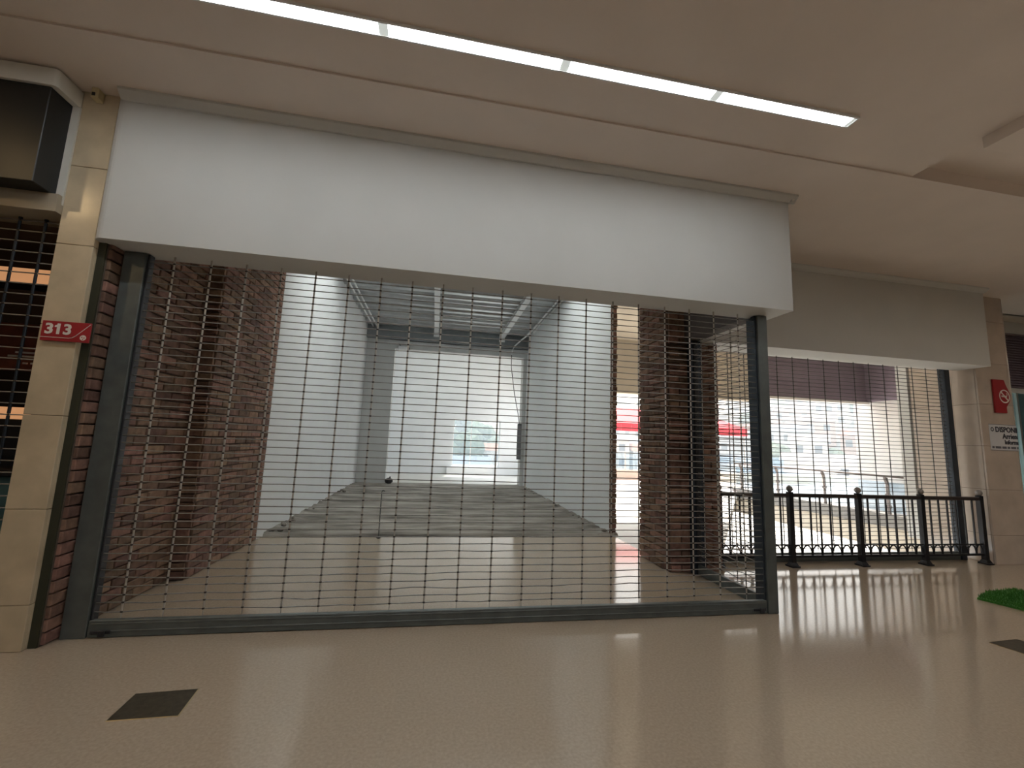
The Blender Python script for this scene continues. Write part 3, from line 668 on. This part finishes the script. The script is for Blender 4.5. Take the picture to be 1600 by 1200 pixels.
# ------------------------------------------------------------------ black railing with arches
rl = thing('iron_railing', 'black iron railing with ball finials and small arches', 'railing', (4.74, 5.06, 0))
RY = 5.07; posts = [3.68, 4.745, 5.835, 6.90, 7.965]
ball_me = None
for x in posts:
    p = MB().cbox(x - 0.032, x + 0.032, RY - 0.032, RY + 0.032, 0, 0.965, 0.004).build('post', m_rail, rl)
    MB().ball((x, RY, 1.005), 0.042, 14, 9).build('ball_finial', m_ball, p, True)
    k = MB().prism([(x - 0.06, RY - 0.06), (x + 0.06, RY - 0.06), (x + 0.06, RY + 0.06), (x - 0.06, RY + 0.06)], 0.0, 0.02)
    k.add([(x + sx_ * q, RY + sy_ * q, z) for z, q in ((0.02, 0.05), (0.06, 0.033)) for sx_, sy_ in ((-1, -1), (1, -1), (1, 1), (-1, 1))], [(i, (i + 1) % 4, 4 + (i + 1) % 4, 4 + i) for i in range(4)])
    k.build('foot', m_rail, p)
for a, c in zip(posts[:-1], posts[1:]):
    x0, x1 = a + 0.032, c - 0.032
    MB().cbox(x0, x1, RY - 0.028, RY + 0.028, 0.895, 0.945, 0.010).build('top_rail', m_handrail, rl)
    MB().box(x0, x1, RY - 0.008, RY + 0.008, 0.268, 0.282).build('arch_bar', m_rail, rl)
    MB().box(x0, x1, RY - 0.014, RY + 0.014, 0.118, 0.146).build('bottom_rail', m_rail, rl)
    nb_ = 6; sp = (c - a) / (nb_ + 1)
    for i in range(1, nb_ + 1):
        x = a + sp * i
        MB().box(x - 0.0085, x + 0.0085, RY - 0.0085, RY + 0.0085, 0.146, 0.897).build('baluster', m_rail, rl)
    for i in range(nb_ + 1):
        xa, xb = a + sp * i + (0.03 if i == 0 else 0.006), a + sp * (i + 1) - (0.03 if i == nb_ else 0.006)
        xm, hw = (xa + xb) / 2, (xb - xa) / 2
        pts = [(xm - hw * math.cos(q), RY, 0.15 + 0.118 * math.sin(q)) for q in [math.pi * j / 12 for j in range(13)]]
        MB().tube(pts, 0.009, 6).build('arch', m_rail, rl)

# ------------------------------------------------------------------ terrace beyond, void, slab with glass balustrade
TY = 17.7
b = MB()
b.prism([(3.02, 5.9), (4.3, 5.9), (10.85, 13.9), (10.85, 7.6), (24, 7.6), (24, TY), (3.96, TY), (3.96, 14.2), (3.095, 14.2), (3.095, 6.9), (3.02, 6.9)], -0.12, -0.001)
struct('floor', b, m_terr, 'sunlit pale terrace paving outside')
b = MB(); b.box(10.80, 11.1, 7.6, 14.1, -0.20, 0.10)
struct('trim_4', b, m_slab, 'grey concrete slab edge across the void')
b = MB(); b.box(10.86, 11.2, 7.6, 14.1, -0.72, -0.20); b.box(3.7, 10.86, 13.95, 14.1, -0.72, -0.12)
struct('wall_downstand', b, m_cream, 'cream downstand below the terrace slab')
struct('floor', MB().box(-10, 60, 5.45, 60, -4.2, -4.0), m_terr, 'bright lower forecourt seen through the void')
struct('wall_void', MB().box(3.0, 20, 5.42, 5.46, -4.0, -0.15), m_cream)
b = MB(); b.box(4.02, 24, TY, TY + 0.15, -0.1, 0.42)
struct('wall_parapet', b, m_cream, 'low cream parapet at the terrace edge')
# glass balustrade on slab edge
gb = thing('glass_balustrade', 'glass balustrade with steel handrail on the slab edge', 'balustrade', (10.85, 10, 0.1))
MB().tube([(10.83, 7.7, 1.0), (10.83, 14.0, 1.0)], 0.024, 10).build('handrail', m_bracket, gb, True)
bys = [8.69, 10.40, 12.06, 13.7]
for y in bys:
    k = MB()
    k.cbox(10.86, 10.90, y - 0.035, y + 0.035, 0.1, 0.80, 0.005)
    k.prism_axis([(10.86, 0.80), (10.90, 0.80), (10.86, 0.96), (10.80, 0.98), (10.80, 0.94)], y - 0.03, y + 0.03, 'y')
    p = k.build('baluster_bracket', m_bracket, gb)
    for z in (0.28, 0.55): MB().tube([(10.84, y, z), (10.92, y, z)], 0.045, 10).build('clamp', m_bracket, p)
for a, c in zip([7.7] + bys, bys + [14.0]):
    MB().box(10.852, 10.862, a + 0.05, c - 0.05, 0.16, 0.86).build('pane', m_glass_b, gb)
# parapet glass
pg = thing('glass_balustrade', 'distant glass balustrade on the cream parapet', 'balustrade', (9, TY + 0.07, 0.42))
for i in range(9):
    x = 4.3 + i * 1.35
    MB().box(x + 0.04, x + 1.31, TY + 0.07, TY + 0.08, 0.47, 1.2).build('pane', m_glass_b, pg)
    p = MB().box(x - 0.02, x + 0.02, TY + 0.05, TY + 0.1, 0.421, 1.22).build('upright', m_chrome, pg)
# bulkhead round the terrace soffit
struct('ceiling', MB().box(3.0, 14, 5.55, 9.7, 4.05, 4.3), m_cream, 'shaded soffit over the terrace')
struct('wall_drop_beam', MB().box(3.09, 7.9, 9.45, 9.65, 2.74, 4.05), m_cream, 'cream drop beam at the edge of the terrace soffit')
t = thing('louvre_screen', 'ribbed louvre screen over the void, mauve from a painted shade cast', 'louvre', (9, 9.5, 2.9))
MB().box(8.0, 11.4, 9.48, 9.52, 2.90, 4.05).build('back_panel', m_purple, t)  # mauve holds the shaded colour cast of the drop beam
MB().box(11.38, 11.42, 6.2, 9.48, 2.90, 4.05).build('side_panel', m_purple, t)
for i in range(24): MB().box(8.0, 11.38, 9.455, 9.48, 2.92 + i * 0.047, 2.945 + i * 0.047).build('slat', m_purple, t)
for i in range(24): MB().box(11.355, 11.38, 6.2, 9.45, 2.92 + i * 0.047, 2.945 + i * 0.047).build('slat', m_purple, t)
MB().box(7.95, 11.44, 9.43, 9.56, 2.84, 2.90).build('edge_beam', m_outwhite, t)
struct('wall_pier', MB().box(11.5, 12.4, 7.8, 9.95, -0.0, 4.05), m_outwhite, 'tall white pier standing on the far terrace')
struct('wall_end', MB().box(12.3, 24, 7.6, 7.8, -4.0, 4.3), m_outwhite)
# red awning with stall frame on terrace
aw = thing('red_awning', 'red sloping awning on the sunny terrace', 'awning', (8.5, 15, 2.0))
AX0, AX1, AY0, AY1 = 6.3, 11.9, 14.6, 16.6
k = MB(); th = 0.02
top = [(AX0, AY0, 2.30), (AX1, AY0, 2.30), (AX1 - 0.75, AY1, 3.05), (AX0, AY1, 3.05)]
k.add([v for v in top] + [(x, y, z - th) for x, y, z in top], [(0, 1, 2, 3), (7, 6, 5, 4), (0, 4, 5, 1), (1, 5, 6, 2), (2, 6, 7, 3), (3, 7, 4, 0)])
k.add([(AX1, AY0, 2.30), (AX1 - 0.75, AY1, 3.05), (AX1 + 0.02, AY1, 2.30)], [(0, 2, 1)])
k.build('canopy', m_awning, aw)
for i in range(14):
    x0 = AX0 + (AX1 - AX0) * i / 14; x1 = AX0 + (AX1 - AX0) * (i + 1) / 14
    MB().box(x0 + 0.004, x1 - 0.004, AY0 - 0.012, AY0, 2.02, 2.31).build('valance', m_awning, aw)
for x in (AX0 + 0.1, AX1 - 0.1):
    for y in (AY0 + 0.05, AY1 - 0.05): MB().tube([(x, y, 0), (x, y, 2.28 if y < 15 else 2.9 if x < 8 else 2.35)], 0.03, 8).build('post', m_chrome, aw)
MB().tube([(AX0 + 0.1, AY0 + 0.05, 2.25), (AX1 - 0.1, AY0 + 0.05, 2.25)], 0.025, 8).build('front_bar', m_chrome, aw)

# ------------------------------------------------------------------ hillside town
def hz(x, y):
    r = math.hypot(x, y); az = math.atan2(x, y)
    ridge = 8 + 9 * max(0, math.sin((az - 0.15) * 1.9)) + (8 * max(0, (az - 0.80) / 0.12) if az > 0.80 else 0)
    ridge = min(ridge, 26)
    t = max(0, min(1, (r - 55) / 120)); t = t * t * (3 - 2 * t)
    return -9 + (ridge + 9) * t + 1.6 * noise.noise((x * 0.03, y * 0.03, 1)) * t + (0 if r < 180 else -(r - 180) * 0.1)
n = 70; b = MB()
for j in range(n + 1):
    for i in range(n + 1):
        az = -0.45 + 1.75 * i / n; r = 48 + 190 * j / n
        x, y = r * math.sin(az), r * math.cos(az); b.v.append((x, y, hz(x, y)))
b.f = [(j * (n + 1) + i, j * (n + 1) + i + 1, (j + 1) * (n + 1) + i + 1, (j + 1) * (n + 1) + i) for j in range(n) for i in range(n)]; b.m = [0] * len(b.f)
tag(b.build('hillside', m_grass_far), 'pale scrub covered hillside beyond the terrace', 'hill')
NAMES_W = ['white', 'cream', 'grey', 'brick']; NAMES_R = ['red', 'grey', 'blue']
rnd = random.Random(3)
houses = 0; slots = []
for az0, az1, cnt in ((0.60, 0.90, 46), (0.36, 0.56, 16), (0.02, 0.16, 4)):
    for _ in range(cnt):
        for _try in range(30):
            az = rnd.uniform(az0, az1); r = rnd.uniform(66, 165); x, y = r * math.sin(az), r * math.cos(az)
            if all((x - a) ** 2 + (y - c) ** 2 > 8.5 ** 2 for a, c in slots): slots.append((x, y)); break
for (x, y) in slots:
    wi, ri = rnd.randrange(4), rnd.randrange(3)
    L_, D_, H_ = rnd.uniform(5.5, 9.5), rnd.uniform(4, 5.5), rnd.choice((3.0, 5.6, 5.6, 8.2))
    z = hz(x, y) - 0.6
    h = thing('hillside_house', '%s house with %s roof on the bleached hillside' % (NAMES_W[wi], NAMES_R[ri]), 'house', (x, y, z), '%s houses with %s roofs on the hillside' % (NAMES_W[wi], NAMES_R[ri]))
    MB().box(-L_ / 2, L_ / 2, -D_ / 2, D_ / 2, 0, H_ + 0.6).build('walls', m_house[wi], h).matrix_parent_inverse = Matrix()
    e = 0.4
    MB().prism_axis([(-D_ / 2 - e, H_ + 0.6), (D_ / 2 + e, H_ + 0.6), (0, H_ + 2.0)], -L_ / 2 - e, L_ / 2 + e, 'x').build('roof', m_roof[ri], h).matrix_parent_inverse = Matrix()
    nw = 3 if L_ > 6 else 2
    for fl in range(int(H_ / 2.7)):
        for q in range(nw):
            xx = -L_ / 2 + L_ * (q + 0.5) / nw
            MB().box(xx - 0.55, xx + 0.55, -D_ / 2 - 0.04, -D_ / 2 + 0.02, 1.5 + fl * 2.7, 2.8 + fl * 2.7).build('window', m_hwin, h).matrix_parent_inverse = Matrix()
    h.rotation_euler = (0, 0, -math.atan2(x, y) + rnd.uniform(-0.4, 0.4))
# trees
crown = MB(); rr = random.Random(5)
for i in range(9):
    a = rr.random() * 6.28; q = rr.uniform(0, 1.5); crown.ball((q * math.cos(a), q * math.sin(a), 3.0 + rr.uniform(-0.9, 1.3)), rr.uniform(0.9, 1.5), 9, 6)
crown.v = [(x + 0.35 * noise.noise((x * 2, y * 2, z * 2)), y + 0.35 * noise.noise((x * 2 + 9, y * 2, z * 2)), z + 0.35 * noise.noise((x * 2, y * 2 + 9, z * 2))) for x, y, z in crown.v]
crown_me = crown.mesh('crown', m_leaf); trunk_me = MB().tube([(0, 0, -0.8), (0.05, 0, 1), (0, 0.1, 2.6)], 0.2, 7, rs=[0.26, 0.2, 0.12]).mesh('trunk', m_trunk)
tp = []
for az0, az1, r0, r1, cnt, sc in ((0.70, 0.80, 62, 74, 8, 0.9), (0.60, 0.90, 80, 165, 12, 0.9), (0.36, 0.56, 70, 160, 8, 1.0), (0.0, 0.18, 80, 130, 9, 1.5)):
    for _ in range(cnt):
        az = rnd.uniform(az0, az1); r = rnd.uniform(r0, r1); x, y = r * math.sin(az), r * math.cos(az)
        zg = hz(x, y) if r > 48 else -4.0
        wnd = az1 < 0.3
        t = thing('hillside_tree', 'leafy tree seen through the rear window' if wnd else 'round leafy tree among the hillside houses', 'tree', (x, y, zg), 'trees behind the rear window' if wnd else 'trees on the hillside')
        s_ = sc * rnd.uniform(0.7, 1.25); t.scale = (s_, s_, s_ * rnd.uniform(0.9, 1.2)); t.rotation_euler = (0, 0, rnd.random() * 6.28)
        for nm, me in (('crown', crown_me), ('trunk', trunk_me)):
            o = bpy.data.objects.new(nm, me); COL.objects.link(o); o.parent = t

# ------------------------------------------------------------------ distance haze over the valley
hv = bpy.data.materials.new('valley_haze'); hv.use_nodes = True
hn = hv.node_tree.nodes; hn.remove(hn['Principled BSDF'])
vs_ = hn.new('ShaderNodeVolumeScatter'); vs_.inputs['Color'].default_value = (0.72, 0.86, 1, 1); vs_.inputs['Density'].default_value = 0.009; vs_.inputs['Anisotropy'].default_value = 0.2
hv.node_tree.links.new(vs_.outputs[0], hn['Material Output'].inputs['Volume'])
tag(MB().box(-110, 240, 24, 250, -14, 60).build('haze', hv), 'pale daylight haze hanging over the hillside', 'haze', None, 'stuff')
